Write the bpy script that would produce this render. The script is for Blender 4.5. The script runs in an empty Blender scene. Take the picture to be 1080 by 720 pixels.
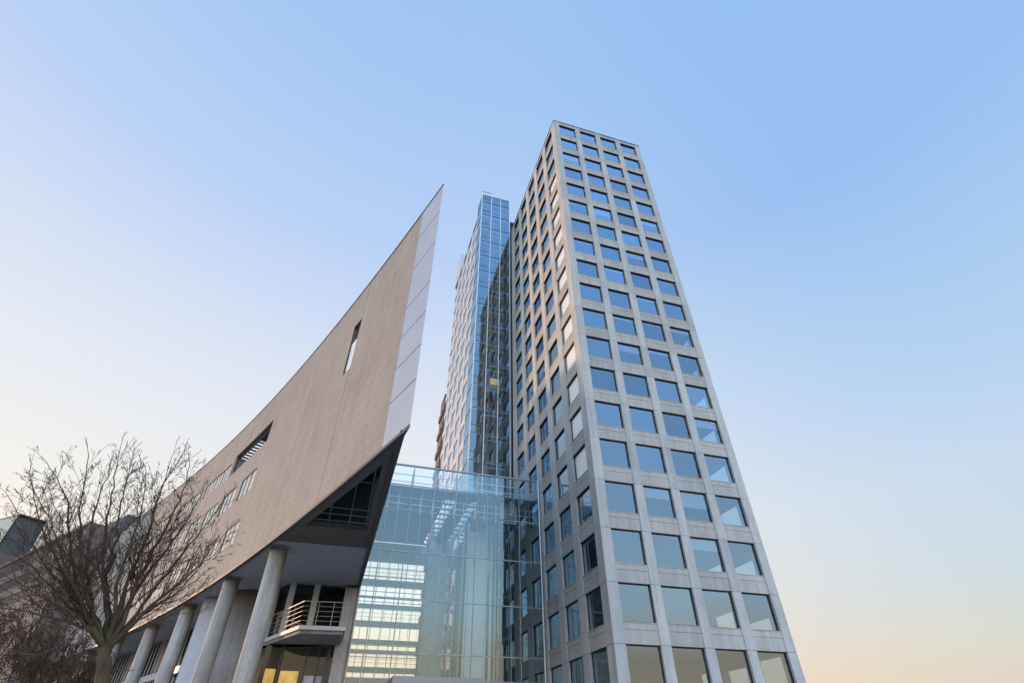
import bpy, math, random
import numpy as np
from mathutils import Vector, Matrix
R = math.radians
random.seed(7)
scene = bpy.context.scene
col = scene.collection

# ------------------------------------------------------------------ camera
# axes: x along the street front of the concrete tower, y into the block, z up; metres
EYE = Vector((-16.66, -32.64, 1.7))
PITCH, ROLL, YAW, FPX = 0.691523202, -0.00702278473, 0.302684279, 535.888935
def basis():
    c, s = math.cos(PITCH), math.sin(PITCH)
    fw = Vector((0, c, s)); up = Vector((0, -s, c)); rt = Vector((1, 0, 0))
    r = math.cos(ROLL)*rt + math.sin(ROLL)*up
    u = -math.sin(ROLL)*rt + math.cos(ROLL)*up
    a = Vector((math.cos(YAW), math.sin(YAW), 0)); b = Vector((-math.sin(YAW), math.cos(YAW), 0))
    t = lambda v: Vector((v.dot(a), v.dot(b), v.z))
    return t(r), t(u), t(fw)
RT, UP, FW = basis()
cam_d = bpy.data.cameras.new('camera'); cam = bpy.data.objects.new('camera', cam_d); col.objects.link(cam)
cam.matrix_world = Matrix(((RT.x, UP.x, -FW.x, EYE.x), (RT.y, UP.y, -FW.y, EYE.y), (RT.z, UP.z, -FW.z, EYE.z), (0, 0, 0, 1)))
cam_d.sensor_fit = 'HORIZONTAL'; cam_d.sensor_width = 36; cam_d.lens = FPX/1080*36
cam_d.clip_start = 0.1; cam_d.clip_end = 6000
scene.camera = cam
def at(x, y, dist):
    """the point that photo pixel (x, y) shows at this horizontal distance"""
    d = FW + RT*((x-540)/FPX) + UP*((360-y)/FPX)
    return EYE + d*(dist/math.hypot(d.x, d.y))

# ------------------------------------------------------------------ material helpers
def lin(r, g, b):
    f = lambda c: c/12.92 if c <= .04045 else ((c+.055)/1.055)**2.4
    return (f(r/255), f(g/255), f(b/255), 1)
def mat(name):
    m = bpy.data.materials.new(name); m.use_nodes = True
    nt = m.node_tree; nt.nodes.clear()
    out = nt.nodes.new('ShaderNodeOutputMaterial')
    return m, nt, out
def N(nt, t, **kw):
    n = nt.nodes.new(t)
    for k, v in kw.items(): setattr(n, k, v)
    return n
def math_n(nt, op, a, b=None, clamp=False):
    n = N(nt, 'ShaderNodeMath', operation=op); n.use_clamp = clamp
    for i, v in enumerate((a, b)):
        if v is None: continue
        if isinstance(v, (int, float)): n.inputs[i].default_value = v
        else: nt.links.new(v, n.inputs[i])
    return n.outputs[0]
def ramp(nt, fac, stops, interp='LINEAR'):
    n = N(nt, 'ShaderNodeValToRGB'); cr = n.color_ramp; cr.interpolation = interp
    while len(cr.elements) < len(stops): cr.elements.new(.5)
    for e, (p, c) in zip(cr.elements, stops): e.position = p; e.color = c
    nt.links.new(fac, n.inputs[0]); return n.outputs[0]
def mixc(nt, fac, a, b, blend='MIX'):
    n = N(nt, 'ShaderNodeMix', data_type='RGBA', blend_type=blend)
    for i, v in ((0, fac), (6, a), (7, b)):
        if isinstance(v, (int, float)): n.inputs[i].default_value = v
        elif isinstance(v, tuple): n.inputs[i].default_value = v
        else: nt.links.new(v, n.inputs[i])
    return n.outputs[2]
def noise(nt, vec, scale, detail=4, rough=.6, stretch=None):
    if stretch:
        mp = N(nt, 'ShaderNodeMapping'); mp.inputs['Scale'].default_value = stretch
        nt.links.new(vec, mp.inputs[0]); vec = mp.outputs[0]
    n = N(nt, 'ShaderNodeTexNoise'); n.inputs['Scale'].default_value = scale
    n.inputs['Detail'].default_value = detail; n.inputs['Roughness'].default_value = rough
    nt.links.new(vec, n.inputs['Vector']); return n.outputs[0]
def pos(nt): return N(nt, 'ShaderNodeNewGeometry').outputs['Position']

def plain(name, c, rough=.6, metal=0., var=.12, spec=.4, scale=1.5, bump=0.):
    m, nt, out = mat(name); p = N(nt, 'ShaderNodeBsdfPrincipled')
    P = pos(nt)
    f = noise(nt, P, scale, 5)
    d = tuple(max(0, x*(1-var)) for x in c[:3])+(1,); l = tuple(min(1, x*(1+var)) for x in c[:3])+(1,)
    nt.links.new(ramp(nt, f, [(.3, d), (.7, l)]), p.inputs['Base Color'])
    p.inputs['Roughness'].default_value = rough; p.inputs['Metallic'].default_value = metal
    p.inputs['Specular IOR Level'].default_value = spec
    if bump:
        b = N(nt, 'ShaderNodeBump'); b.inputs['Strength'].default_value = bump; b.inputs['Distance'].default_value = .02
        nt.links.new(noise(nt, P, scale*12, 4), b.inputs['Height']); nt.links.new(b.outputs[0], p.inputs['Normal'])
    nt.links.new(p.outputs[0], out.inputs[0]); return m

def concrete(name, c, streak=.35, var=.18, rough=.75):
    """cast concrete with cloudy tone, vertical rain streaks, fine pores"""
    m, nt, out = mat(name); p = N(nt, 'ShaderNodeBsdfPrincipled'); P = pos(nt)
    big = noise(nt, P, .45, 5, .65); fine = noise(nt, P, 9, 5, .7)
    st = noise(nt, P, 2.2, 5, .7, (1, 1, .09))
    panel = N(nt, 'ShaderNodeObjectInfo').outputs['Random']
    base = ramp(nt, big, [(.3, tuple(x*(1-var) for x in c[:3])+(1,)), (.7, tuple(min(1, x*(1+var)) for x in c[:3])+(1,))])
    s = ramp(nt, st, [(.38, (1-streak, 1-streak, 1-streak*.95, 1)), (.6, (1, 1, 1, 1))])
    k = mixc(nt, 1., base, s, 'MULTIPLY')
    k = mixc(nt, 1., k, ramp(nt, fine, [(.3, (.86, .86, .87, 1)), (.65, (1.0, 1.0, 1.0, 1))]), 'MULTIPLY')
    # tone of each cast panel
    attr = N(nt, 'ShaderNodeAttribute', attribute_name='tone')
    tv = ramp(nt, attr.outputs['Fac'], [(0, (.86, .865, .88, 1)), (.5, (.97, .97, .97, 1)), (1, (1.06, 1.04, 1.01, 1))])
    k = mixc(nt, 1., k, tv, 'MULTIPLY')
    nt.links.new(k, p.inputs['Base Color']); p.inputs['Roughness'].default_value = rough
    p.inputs['Specular IOR Level'].default_value = .3
    b = N(nt, 'ShaderNodeBump'); b.inputs['Strength'].default_value = .25; b.inputs['Distance'].default_value = .02
    nt.links.new(fine, b.inputs['Height']); nt.links.new(b.outputs[0], p.inputs['Normal'])
    nt.links.new(p.outputs[0], out.inputs[0]); return m

def glass(name, tint, refl, base_f, rough=.0, power=4.0, wave=.0, vary=0.):
    """coated sheet glass: tinted see-through body and mirror coat that grows towards grazing view"""
    m, nt, out = mat(name)
    tr = N(nt, 'ShaderNodeBsdfTransparent'); tr.inputs[0].default_value = tint
    gl = N(nt, 'ShaderNodeBsdfGlossy'); gl.inputs['Color'].default_value = refl; gl.inputs['Roughness'].default_value = rough
    lw = N(nt, 'ShaderNodeLayerWeight'); lw.inputs[0].default_value = .5
    f = math_n(nt, 'POWER', lw.outputs['Facing'], power)
    f = math_n(nt, 'MULTIPLY', f, 1-base_f); f = math_n(nt, 'ADD', f, base_f, True)
    if vary:                                # every pane was coated and glazed a little differently
        rn = N(nt, 'ShaderNodeObjectInfo').outputs['Random']
        f = math_n(nt, 'MULTIPLY', f, math_n(nt, 'ADD', math_n(nt, 'MULTIPLY', rn, vary), 1-vary/2), True)
    if wave:
        b = N(nt, 'ShaderNodeBump'); b.inputs['Strength'].default_value = wave; b.inputs['Distance'].default_value = .05
        nt.links.new(noise(nt, pos(nt), .55, 2, .4), b.inputs['Height']); nt.links.new(b.outputs[0], gl.inputs['Normal'])
    mx = N(nt, 'ShaderNodeMixShader'); nt.links.new(f, mx.inputs[0])
    nt.links.new(tr.outputs[0], mx.inputs[1]); nt.links.new(gl.outputs[0], mx.inputs[2])
    nt.links.new(mx.outputs[0], out.inputs[0]); return m

def brick_mat():
    m, nt, out = mat('pale_brick'); p = N(nt, 'ShaderNodeBsdfPrincipled')
    uv = N(nt, 'ShaderNodeUVMap', uv_map='UVMap').outputs[0]
    bt = N(nt, 'ShaderNodeTexBrick'); nt.links.new(uv, bt.inputs['Vector'])
    bt.inputs['Scale'].default_value = 1; bt.inputs['Brick Width'].default_value = .44; bt.inputs['Row Height'].default_value = .13
    bt.inputs['Mortar Size'].default_value = .012; bt.inputs['Mortar Smooth'].default_value = .2
    bt.inputs['Color1'].default_value = (.372, .325, .281, 1); bt.inputs['Color2'].default_value = (.338, .294, .253, 1)
    bt.inputs['Mortar'].default_value = (.272, .234, .202, 1); bt.inputs['Bias'].default_value = -.1
    P = pos(nt)
    k = mixc(nt, 1., bt.outputs[0], ramp(nt, noise(nt, P, .28, 5, .65), [(.3, (.86, .85, .85, 1)), (.7, (1.06, 1.05, 1.04, 1))]), 'MULTIPLY')
    k = mixc(nt, 1., k, ramp(nt, noise(nt, P, 1.4, 5, .7, (1, 1, .12)), [(.35, (.88, .88, .89, 1)), (.6, (1, 1, 1, 1))]), 'MULTIPLY')
    sep = N(nt, 'ShaderNodeSeparateXYZ'); nt.links.new(uv, sep.inputs[0])
    # movement joints up the wall every 8.6 m and one course line a storey
    jx = math_n(nt, 'LESS_THAN', math_n(nt, 'MODULO', math_n(nt, 'ADD', sep.outputs[0], 6.6), 8.4), .075)
    jz = math_n(nt, 'LESS_THAN', math_n(nt, 'MODULO', math_n(nt, 'ADD', sep.outputs[1], .2), .76), .045)
    j = math_n(nt, 'MAXIMUM', jx, math_n(nt, 'MULTIPLY', jz, .30))
    k = mixc(nt, j, k, (.13, .11, .095, 1))
    nt.links.new(k, p.inputs['Base Color']); p.inputs['Roughness'].default_value = .85; p.inputs['Specular IOR Level'].default_value = .25
    b = N(nt, 'ShaderNodeBump'); b.inputs['Strength'].default_value = .35; b.inputs['Distance'].default_value = .012
    nt.links.new(math_n(nt, 'SUBTRACT', 1., bt.outputs['Fac']), b.inputs['Height']); nt.links.new(b.outputs[0], p.inputs['Normal'])
    nt.links.new(p.outputs[0], out.inputs[0]); return m

def emit(name, c, e):
    m, nt, out = mat(name); n = N(nt, 'ShaderNodeEmission'); n.inputs[0].default_value = c; n.inputs[1].default_value = e
    P = pos(nt)
    nt.links.new(mixc(nt, 1., c, ramp(nt, noise(nt, P, 1.6, 4, .6, (1, 1, .5)), [(.3, (.55, .5, .45, 1)), (.7, (1, 1, 1, 1))]), 'MULTIPLY'), n.inputs[0])
    nt.links.new(n.outputs[0], out.inputs[0]); return m

M = {}
M['concrete'] = concrete('tower_concrete', (.50, .49, .462, 1), streak=.16, var=.10)
M['spandrel'] = concrete('spandrel_concrete', (.455, .435, .40, 1), streak=.17, var=.10)
M['backing'] = plain('joint_backing', (.03, .03, .033, 1), .9)
M['frame'] = plain('dark_window_frame', (.022, .024, .028, 1), .45)
M['pane'] = glass('tower_glass', (.60, .68, .72, 1), (.55, .75, .95, 1), .145, power=2.5, wave=.004, vary=.35)
M['interior'] = plain('office_plaster', (.22, .22, .22, 1), .9)
M['carpet'] = plain('office_floor', (.16, .16, .17, 1), .95)
M['greyblind'] = plain('grey_roller_blind', (.34, .36, .38, 1), .85, 0, .03)
M['blind'] = plain('blind_fabric', (.90, .90, .90, 1), .85, 0, .03)
M['brick'] = brick_mat()
M['prow_metal'] = plain('white_metal_panel', (.355, .385, .45, 1), .45, .1, .04, .5, .6)
M['coping'] = plain('dark_coping', (.07, .07, .075, 1), .5, .4)
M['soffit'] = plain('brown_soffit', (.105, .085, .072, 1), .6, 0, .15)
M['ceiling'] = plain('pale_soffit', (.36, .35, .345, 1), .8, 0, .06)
M['column'] = concrete('column_concrete', (.45, .405, .35, 1), streak=.3, var=.2)
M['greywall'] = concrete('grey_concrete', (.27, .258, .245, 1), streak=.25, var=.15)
M['palewall'] = plain('pale_render', (.43, .43, .45, 1), .8, 0, .06)
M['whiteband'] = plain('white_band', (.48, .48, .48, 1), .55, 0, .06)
M['steel'] = plain('galvanised_steel', (.27, .285, .30, 1), .42, .6)
M['shaftsteel'] = plain('blue_grey_steel', (.13, .17, .21, 1), .45, .3)
M['palesteel'] = plain('pale_steel', (.55, .60, .62, 1), .42, .35)
M['darksteel'] = plain('dark_steel', (.06, .063, .068, 1), .6, .1)
M['darkglass'] = glass('dark_glass', (.24, .30, .31, 1), (.45, .55, .60, 1), .05, power=4)
M['brickpane'] = glass('window_glass', (.93, .94, .93, 1), (.95, .95, .95, 1), .07, power=5, wave=.004)
M['slat'] = plain('white_vertical_blind', (.93, .91, .90, 1), .7, 0, .04)
M['atrium_glass'] = glass('atrium_glass', (.83, .91, .92, 1), (.60, .84, .98, 1), .105, power=3.2, wave=.003)
M['clear_glass'] = glass('clear_glass', (.95, .97, .95, 1), (.8, .88, .9, 1), .09, power=4)
M['shaft_glass'] = glass('shaft_glass', (.64, .75, .77, 1), (.54, .71, .82, 1), .17, power=3, wave=.003)
M['atrium_soffit'] = plain('atrium_ceiling', (.20, .32, .39, 1), .7)
M['bridge'] = plain('bridge_panel', (.38, .47, .47, 1), .7)
M['core'] = plain('core_wall', (.46, .55, .54, 1), .8)
M['skysheen'] = plain('sky_sheen_paint', (.66, .75, .74, 1), .35, 0, .05)  # paleness of the mirrored sky put into the colour
M['stone'] = plain('pale_stone_floor', (.55, .53, .49, 1), .5)
M['lamp'] = emit('warm_lit_room', (1.0, .50, .13, 1), 3.2)
M['cabin_light'] = emit('lit_cabin', (1.0, .72, .32, 1), .9)
M['slate'] = plain('dark_slate', (.095, .092, .092, 1), .6)
M['redbrick'] = plain('brown_brick', (.17, .125, .108, 1), .9, 0, .2)
M['paleglass'] = glass('pale_glass', (.5, .55, .58, 1), (.85, .92, .97, 1), .5)
M['orangeglass'] = glass('sunset_glass', (.25, .25, .26, 1), (.62, .45, .28, 1), .28)  # the low sun's orange reflection is put into the mirror tint
M['rearface'] = plain('rear_tower_panel', (.44, .47, .52, 1), .55, .1, .1)
M['rearpane'] = plain('rear_tower_glass', (.24, .27, .30, 1), .12, 0, .25, .6, .4)
M['bark'] = None
def bark():
    m, nt, out = mat('bark'); p = N(nt, 'ShaderNodeBsdfPrincipled'); P = pos(nt)
    a = ramp(nt, noise(nt, P, 7, 5, .7, (1, 1, .3)), [(.3, (.045, .031, .022, 1)), (.7, (.12, .085, .06, 1))])
    moss = ramp(nt, noise(nt, P, 1.3, 4), [(.45, (0, 0, 0, 1)), (.62, (1, 1, 1, 1))])
    z = N(nt, 'ShaderNodeSeparateXYZ'); nt.links.new(P, z.inputs[0])
    low = math_n(nt, 'MULTIPLY', math_n(nt, 'SUBTRACT', 6.2, z.outputs[2]), .4, True)
    k = mixc(nt, math_n(nt, 'MULTIPLY', moss, math_n(nt, 'MULTIPLY', low, .7)), a, (.10, .105, .03, 1))
    nt.links.new(k, p.inputs['Base Color']); p.inputs['Roughness'].default_value = .9; p.inputs['Specular IOR Level'].default_value = .15
    b = N(nt, 'ShaderNodeBump'); b.inputs['Strength'].default_value = .6; b.inputs['Distance'].default_value = .03
    nt.links.new(noise(nt, P, 18, 4, .7, (1, 1, .25)), b.inputs['Height']); nt.links.new(b.outputs[0], p.inputs['Normal'])
    nt.links.new(p.outputs[0], out.inputs[0]); return m
M['bark'] = bark()
M['twig'] = plain('twig_bark', (.088, .057, .040, 1), .9, 0, .3, .15, 3)

# ------------------------------------------------------------------ mesh builder
class MB:
    def __init__(s): s.v = []; s.f = []; s.m = []; s.t = []; s.uv = []; s.smooth = []
    def face(s, pts, mi=0, tone=.5, uv=None, smooth=False):
        i = len(s.v); s.v += [tuple(p) for p in pts]; s.f.append(tuple(range(i, i+len(pts))))
        s.m.append(mi); s.t.append(tone); s.uv.append(uv or [(0, 0)]*len(pts)); s.smooth.append(smooth)
    def box(s, x0, x1, y0, y1, z0, z1, mi=0, tone=.5):
        a = [(x0, y0), (x1, y0), (x1, y1), (x0, y1)]
        s.prism(a, z0, z1, mi, tone)
    def prism(s, poly, z0, z1, mi=0, tone=.5):
        """poly counter-clockwise in plan"""
        n = len(poly)
        s.face([(x, y, z1) for x, y in poly], mi, tone); s.face([(x, y, z0) for x, y in reversed(poly)], mi, tone)
        for i in range(n):
            (x, y), (X, Y) = poly[i], poly[(i+1) % n]
            s.face([(x, y, z0), (X, Y, z0), (X, Y, z1), (x, y, z1)], mi, tone)
    def bar(s, p, q, w, h=None, mi=0, tone=.5):
        """square bar between two points"""
        p, q = Vector(p), Vector(q); h = h or w; d = (q-p).normalized()
        a = d.cross(Vector((0, 0, 1)));
        if a.length < 1e-4: a = Vector((1, 0, 0))
        a.normalize(); b = a.cross(d).normalized()
        c = [(-1, -1), (1, -1), (1, 1), (-1, 1)]
        P = [p+a*(w/2*i)+b*(h/2*j) for i, j in c]; Q = [q+a*(w/2*i)+b*(h/2*j) for i, j in c]
        for i in range(4):
            k = (i+1) % 4; s.face([P[i], P[k], Q[k], Q[i]], mi, tone)
        s.face(P[::-1], mi, tone); s.face(Q, mi, tone)
    def cyl(s, x, y, r, z0, z1, n=32, mi=0, r1=None):
        r1 = r1 or r
        A = [(math.cos(2*math.pi*i/n), math.sin(2*math.pi*i/n)) for i in range(n)]
        for i in range(n):
            (a, b), (c, d) = A[i], A[(i+1) % n]
            s.face([(x+a*r, y+b*r, z0), (x+c*r, y+d*r, z0), (x+c*r1, y+d*r1, z1), (x+a*r1, y+b*r1, z1)], mi, .5, None, True)
        s.face([(x+a*r1, y+b*r1, z1) for a, b in A], mi); s.face([(x+a*r, y+b*r, z0) for a, b in A[::-1]], mi)
    def build(s, name, mats, parent=None, origin=None, merge=False):
        """origin: world position of the new object's origin (default: its parent's)"""
        if not isinstance(mats, (list, tuple)): mats = [mats]
        pw = wpos(parent) if parent else Vector((0, 0, 0))
        o0 = Vector(origin) if origin is not None else pw
        me = bpy.data.meshes.new(name)
        me.from_pydata([(x-o0.x, y-o0.y, z-o0.z) for x, y, z in s.v], [], s.f)
        for m in mats: me.materials.append(m)
        me.polygons.foreach_set('material_index', s.m); me.polygons.foreach_set('use_smooth', s.smooth)
        at_ = me.attributes.new('tone', 'FLOAT', 'FACE'); at_.data.foreach_set('value', s.t)
        ul = me.uv_layers.new(name='UVMap'); flat = [c for f in s.uv for u in f for c in u]; ul.data.foreach_set('uv', flat)
        if merge:
            import bmesh
            bm = bmesh.new(); bm.from_mesh(me); bmesh.ops.remove_doubles(bm, verts=bm.verts, dist=1e-4); bm.to_mesh(me); bm.free()
        me.update()
        o = bpy.data.objects.new(name, me); col.objects.link(o)
        if parent: o.parent = parent
        o.location = o0-pw
        return o
def wpos(o):
    v = Vector((0, 0, 0))
    while o is not None: v = v+o.location; o = o.parent
    return v
def tag(o, label=None, cat=None, group=None, kind=None):
    for k, v in (('label', label), ('category', cat), ('group', group), ('kind', kind)):
        if v: o[k] = v
    return o
def thing(name, loc, label, cat, group=None):
    o = bpy.data.objects.new(name, None); col.objects.link(o); o.location = loc; o.empty_display_size = .5
    return tag(o, label, cat, group)

# ================================================================== CONCRETE OFFICE TOWER
Z0, H, W, D = 7.362, 3.6, 13.68, 20.5
TOP = 72.92
KS = range(-1, 18)                      # storeys; storey k has its panel joint at Z0+k*H
tower = thing('office_tower', (W/2, D/2, 0), 'tall pale concrete office tower with a square grid of blue windows', 'tower')
F_U0, F_P, F_W = .81, 3.213, 2.48       # front: first opening, pitch, width
L_U0, L_P, L_W = 1.06, 3.86, 2.76       # side
SILL, HEAD, REC = 1.25, 3.588, .22
rng = random.Random(3)
wall = MB(); sp = MB()
def face_map(side):
    if side == 'front': return lambda s, d, z: (s, d, z)
    if side == 'right': return lambda s, d, z: (W-d, s, z)
    if side == 'left': return lambda s, d, z: (d, D-s, z)
    return lambda s, d, z: (W-s, D-d, z)
def slab_box(mb, f, s0, s1, d0, d1, z0, z1, tone=.5):
    c = [f(s, d, z) for z in (z0, z1) for (s, d) in ((s0, d0), (s1, d0), (s1, d1), (s0, d1))]
    for q in ((0, 1, 5, 4), (1, 2, 6, 5), (2, 3, 7, 6), (3, 0, 4, 7), (4, 5, 6, 7), (3, 2, 1, 0)):
        mb.face([c[i] for i in q], 0, tone)
G = .011
EDGE = {'front': 0., 'back': 0., 'left': .535, 'right': .535}   # the front and back piers own the corners
openings = {}                           # side -> list of (s0, s1, z0, z1)
def grid(side, L, u0, pitch, w, n):
    f = face_map(side); ops = []
    xs = [0]+[v for i in range(n) for v in (u0+pitch*i, u0+pitch*i+w)]+[L]
    piers = [(xs[2*i], xs[2*i+1]) for i in range(n+1)]
    for k in KS:
        zj = Z0+k*H; z1 = zj+H
        for (a, b) in piers:
            slab_box(wall, f, a+(EDGE[side] if a == 0 else 0), b-(EDGE[side] if b == L else 0), 0, .52, zj+G, z1-G, rng.random())
        for i in range(n):
            a, b = u0+pitch*i, u0+pitch*i+w
            t = rng.random()
            slab_box(sp, f, a+G, b-G, .055, .5, zj+G, zj+.82, t)                       # lower panel
            slab_box(sp, f, a+G, b-G, .04, .5, zj+.835, zj+SILL-.05, min(1, t+.15))   # upper panel
            slab_box(sp, f, a+.004, b-.004, .012, REC-.035, zj+SILL-.05+.003, zj+SILL, .8)       # sill
            ops.append((a, b, zj+SILL, zj+HEAD, k, i))
    zt = Z0+18*H                            # parapet
    for (a, b) in piers: slab_box(wall, f, a+(EDGE[side] if a == 0 else 0), b-(EDGE[side] if b == L else 0), 0, .52, zt+G, TOP-.08, rng.random())
    for i in range(n):
        a, b = u0+pitch*i, u0+pitch*i+w
        slab_box(sp, f, a+G, b-G, .03, .5, zt+G, TOP-.08, rng.random())
    zb = Z0-H                               # plinth
    slab_box(wall, f, EDGE[side], L-EDGE[side], .02, .5, 0, zb-G, .4)
    openings[side] = ops
grid('front', W, F_U0, F_P, F_W, 4)
lefts = D-(L_U0+L_P*4+L_W)
grid('left', D, lefts, L_P, L_W, 5)
grid('right', D, L_U0, L_P, L_W, 5)
grid('back', W, W-(F_U0+F_P*3+F_W), F_P, F_W, 4)
wall.build('wall', M['concrete'], tower)
sp.build('spandrel_panels', M['spandrel'], tower)
bk = MB()
for side, L, u0, p_, w_, n in (('front', W, F_U0, F_P, F_W, 4), ('left', D, lefts, L_P, L_W, 5), ('right', D, L_U0, L_P, L_W, 5), ('back', W, W-(F_U0+F_P*3+F_W), F_P, F_W, 4)):
    f = face_map(side)
    for k in list(KS)+[18]:                 # dark seam strip behind every panel joint
        slab_box(bk, f, .1, L-.1, .12, .3, Z0+k*H-.02, Z0+k*H+.02)
bk.build('joint_seal', M['backing'], tower)
cp = MB(); e = .05
for a in ((-e, W+e, -e, .55), (-e, W+e, D-.55, D+e), (-e, .55, .552, D-.552), (W-.55, W+e, .552, D-.552)): cp.box(*a, TOP-.078, TOP)
cp.build('parapet_coping', M['coping'], tower)
rf = MB(); rf.box(.53, W-.53, .53, D-.53, TOP-1.2, TOP-.8); rf.build('roof', M['slate'], tower)
for k in list(KS)+[18]:
    zj = Z0+k*H
    m_ = MB(); m_.box(.54, W-.54, .54, D-.54, zj-.12, zj+.3, 0); m_.build('floor_slab', M['interior'], tower)
co_ = MB(); co_.box(4.6, 9.6, 5.5, 15.5, .02, TOP-1.3); co_.build('core', M['interior'], tower)

# windows: the hundred that show largest are parts of their own, the rest one mesh
def win_frame(mb, f, a, b, z0, z1, d, mi=0):
    t = .055
    slab = lambda *q: None
    def sb(s0, s1, q0, q1):
        c = [f(s, dd, z) for z in (q0, q1) for (s, dd) in ((s0, d-.03), (s1, d-.03), (s1, d+.06), (s0, d+.06))]
        for qd in ((0, 1, 5, 4), (1, 2, 6, 5), (2, 3, 7, 6), (3, 0, 4, 7), (4, 5, 6, 7), (3, 2, 1, 0)): mb.face([c[i] for i in qd], mi)
    sb(a+.004, a+t, z0+.004, z1-.002); sb(b-t, b-.004, z0+.004, z1-.002); sb(a+t, b-t, z0+.004, z0+t); sb(a+t, b-t, z1-t, z1-.002)
def win_pane(mb, f, a, b, z0, z1, d, mi=0, tilt=(0, 0)):
    t = .05
    pts = []
    for s, z in ((a+t, z0+t), (b-t, z0+t), (b-t, z1-t), (a+t, z1-t)):
        dd = d+tilt[0]*(s-(a+b)/2)+tilt[1]*(z-(z0+z1)/2)
        pts.append(f(s, dd, z))
    mb.face(pts, mi)
cand = []
for side in ('front', 'left'):
    f = face_map(side)
    for op in openings[side]:
        a, b, z0, z1, k, i = op
        c = Vector(f((a+b)/2, 0, (z0+z1)/2)); v = c-EYE
        n = Vector((0, -1, 0)) if side == 'front' else Vector((-1, 0, 0))
        area = (b-a)*(z1-z0)*abs(v.normalized().dot(n))/v.length**2
        hidden = side == 'left' and c.y > 12 and c.z < 23
        d_ = v.dot(FW); py = 360-FPX*v.dot(UP)/d_
        if hidden or py > 722: area *= .1
        cand.append((area, side, op))
cand.sort(key=lambda q: -q[0])
big = {(s, op[4], op[5]) for _, s, op in cand[:100]}
rest = MB()
for side in ('front', 'left', 'right', 'back'):
    f = face_map(side)
    for op in openings[side]:
        a, b, z0, z1, k, i = op
        tl = (rng.gauss(0, .0022), rng.gauss(0, .0022))
        blind = rng.random() < .24; drop = rng.choice((.3, .45, .6, .9, 1.3)); white = False
        if side == 'left' and i == 4 and 2 < k < 15: blind = white = True; drop = z1-z0-.06-rng.choice((0, 0, 0, .3))  # full white blinds added to brighten panes that mirror the sky
        cz = f((a+b)/2, REC, z0)
        if (side, k, i) in big:
            fm = MB(); win_frame(fm, f, a, b, z0, z1, REC); fo = fm.build('window', M['frame'], tower, cz)
            pm = MB(); win_pane(pm, f, a, b, z0, z1, REC+.01, 0, tl); pm.build('pane', M['brickpane'] if white else M['pane'], fo)
            if blind:
                bm_ = MB(); win_pane(bm_, f, a, b, z1-drop, z1, REC+.06); bm_.build('blind', M['blind'] if white else M['greyblind'], fo)
        else:
            win_frame(rest, f, a, b, z0, z1, REC, 0); win_pane(rest, f, a, b, z0, z1, REC+.01, 4 if white else 1, tl)
            if blind: win_pane(rest, f, a, b, z1-drop, z1, REC+.06, 2 if white else 3)
ro = rest.build('windows', [M['frame'], M['pane'], M['blind'], M['greyblind'], M['brickpane']], tower); ro['kind'] = 'stuff'

# ================================================================== GLASS LIFT TOWER
SY, SX0, SX1, STOP = 20.75, -5.42, -.32, 81.4
SYB = 24.0
shaft = thing('lift_tower', ((SX0+SX1)/2, (SY+SYB)/2, 0), 'slim blue glass lift tower squeezed behind the concrete tower', 'lift tower')
xs = [SX0, SX0+1.75, SX0+3.45, SX1]
mb = MB()
for x in xs: mb.box(x-.055, x+.055, SY-.06, SY+.14, 0, STOP)
for y in (SYB-.1,): mb.box(SX0-.075, SX0+.075, y, y+.15, 0, STOP)
zlv = [3.76+3.6*i for i in range(22) if 3.76+3.6*i < STOP-1]+[STOP-.06]
for z in zlv:
    for i in range(3):
        mb.box(xs[i]+.07, xs[i+1]-.07, SY-.035, SY+.06, z-.05, z+.05, 1)
        if i == 0: mb.box(xs[i]+.07, xs[i+1]-.07, SY-.03, SY+.05, z+1.08, z+1.14, 1)
    mb.box(SX0-.04, SX0+.05, SY+.13, SYB-.09, z-.06, z+.06, 1)
mb.build('facade_frame', [M['palesteel'], M['shaftsteel']], shaft)
mb = MB()
zz = [0]+zlv
for j in range(len(zz)-1):
    for i in range(3):
        mb.face([(xs[i]+.08, SY+.01+rng.gauss(0, .003), zz[j]+.05), (xs[i+1]-.08, SY+.01+rng.gauss(0, .003), zz[j]+.05), (xs[i+1]-.08, SY+.01+rng.gauss(0, .003), zz[j+1]-.05), (xs[i]+.08, SY+.01+rng.gauss(0, .003), zz[j+1]-.05)])
    mb.face([(SX0, SYB-.12, zz[j]+.06), (SX0, SY+.16, zz[j]+.06), (SX0, SY+.16, zz[j+1]-.06), (SX0, SYB-.12, zz[j+1]-.06)])
mb.build('glazing', M['shaft_glass'], shaft)
mb = MB(); mb.box(SX0, SX1, SY, SYB, STOP, STOP+.12); mb.build('roof', M['coping'], shaft)
mb = MB(); mb.box(SX0+.1, SX1, SYB-.25, SYB, 0, STOP-.1); mb.box(SX1-.06, SX1, SY+.2, SYB-.3, 0, STOP-.1); mb.build('back_wall', M['greywall'], shaft)
mb = MB()
for z in zlv[:-1]:                                      # stair landings behind the first bay, lift beams behind the others
    mb.box(SX0+.15, xs[1]-.1, SY+.3, SYB-.3, z-.1, z+.15)
    mb.bar((xs[1]+.1, SY+.5, z), (SX1-.2, SY+.5, z), .14, .22)
    mb.bar((xs[1]+.1, SY+1.6, z), (SX1-.2, SY+1.6, z), .14, .22)
mb.build('landing', M['palewall'], shaft)
mb = MB()
for z in zlv[:-1]:
    mb.bar((xs[1]+.3, SY+.6, z+.1), (xs[2]-.2, SY+1.5, z+3.4), .1, .1)
    mb.bar((SX1-.4, SY+.6, z+.1), (xs[2]+.3, SY+1.5, z+3.4), .1, .1)
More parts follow.
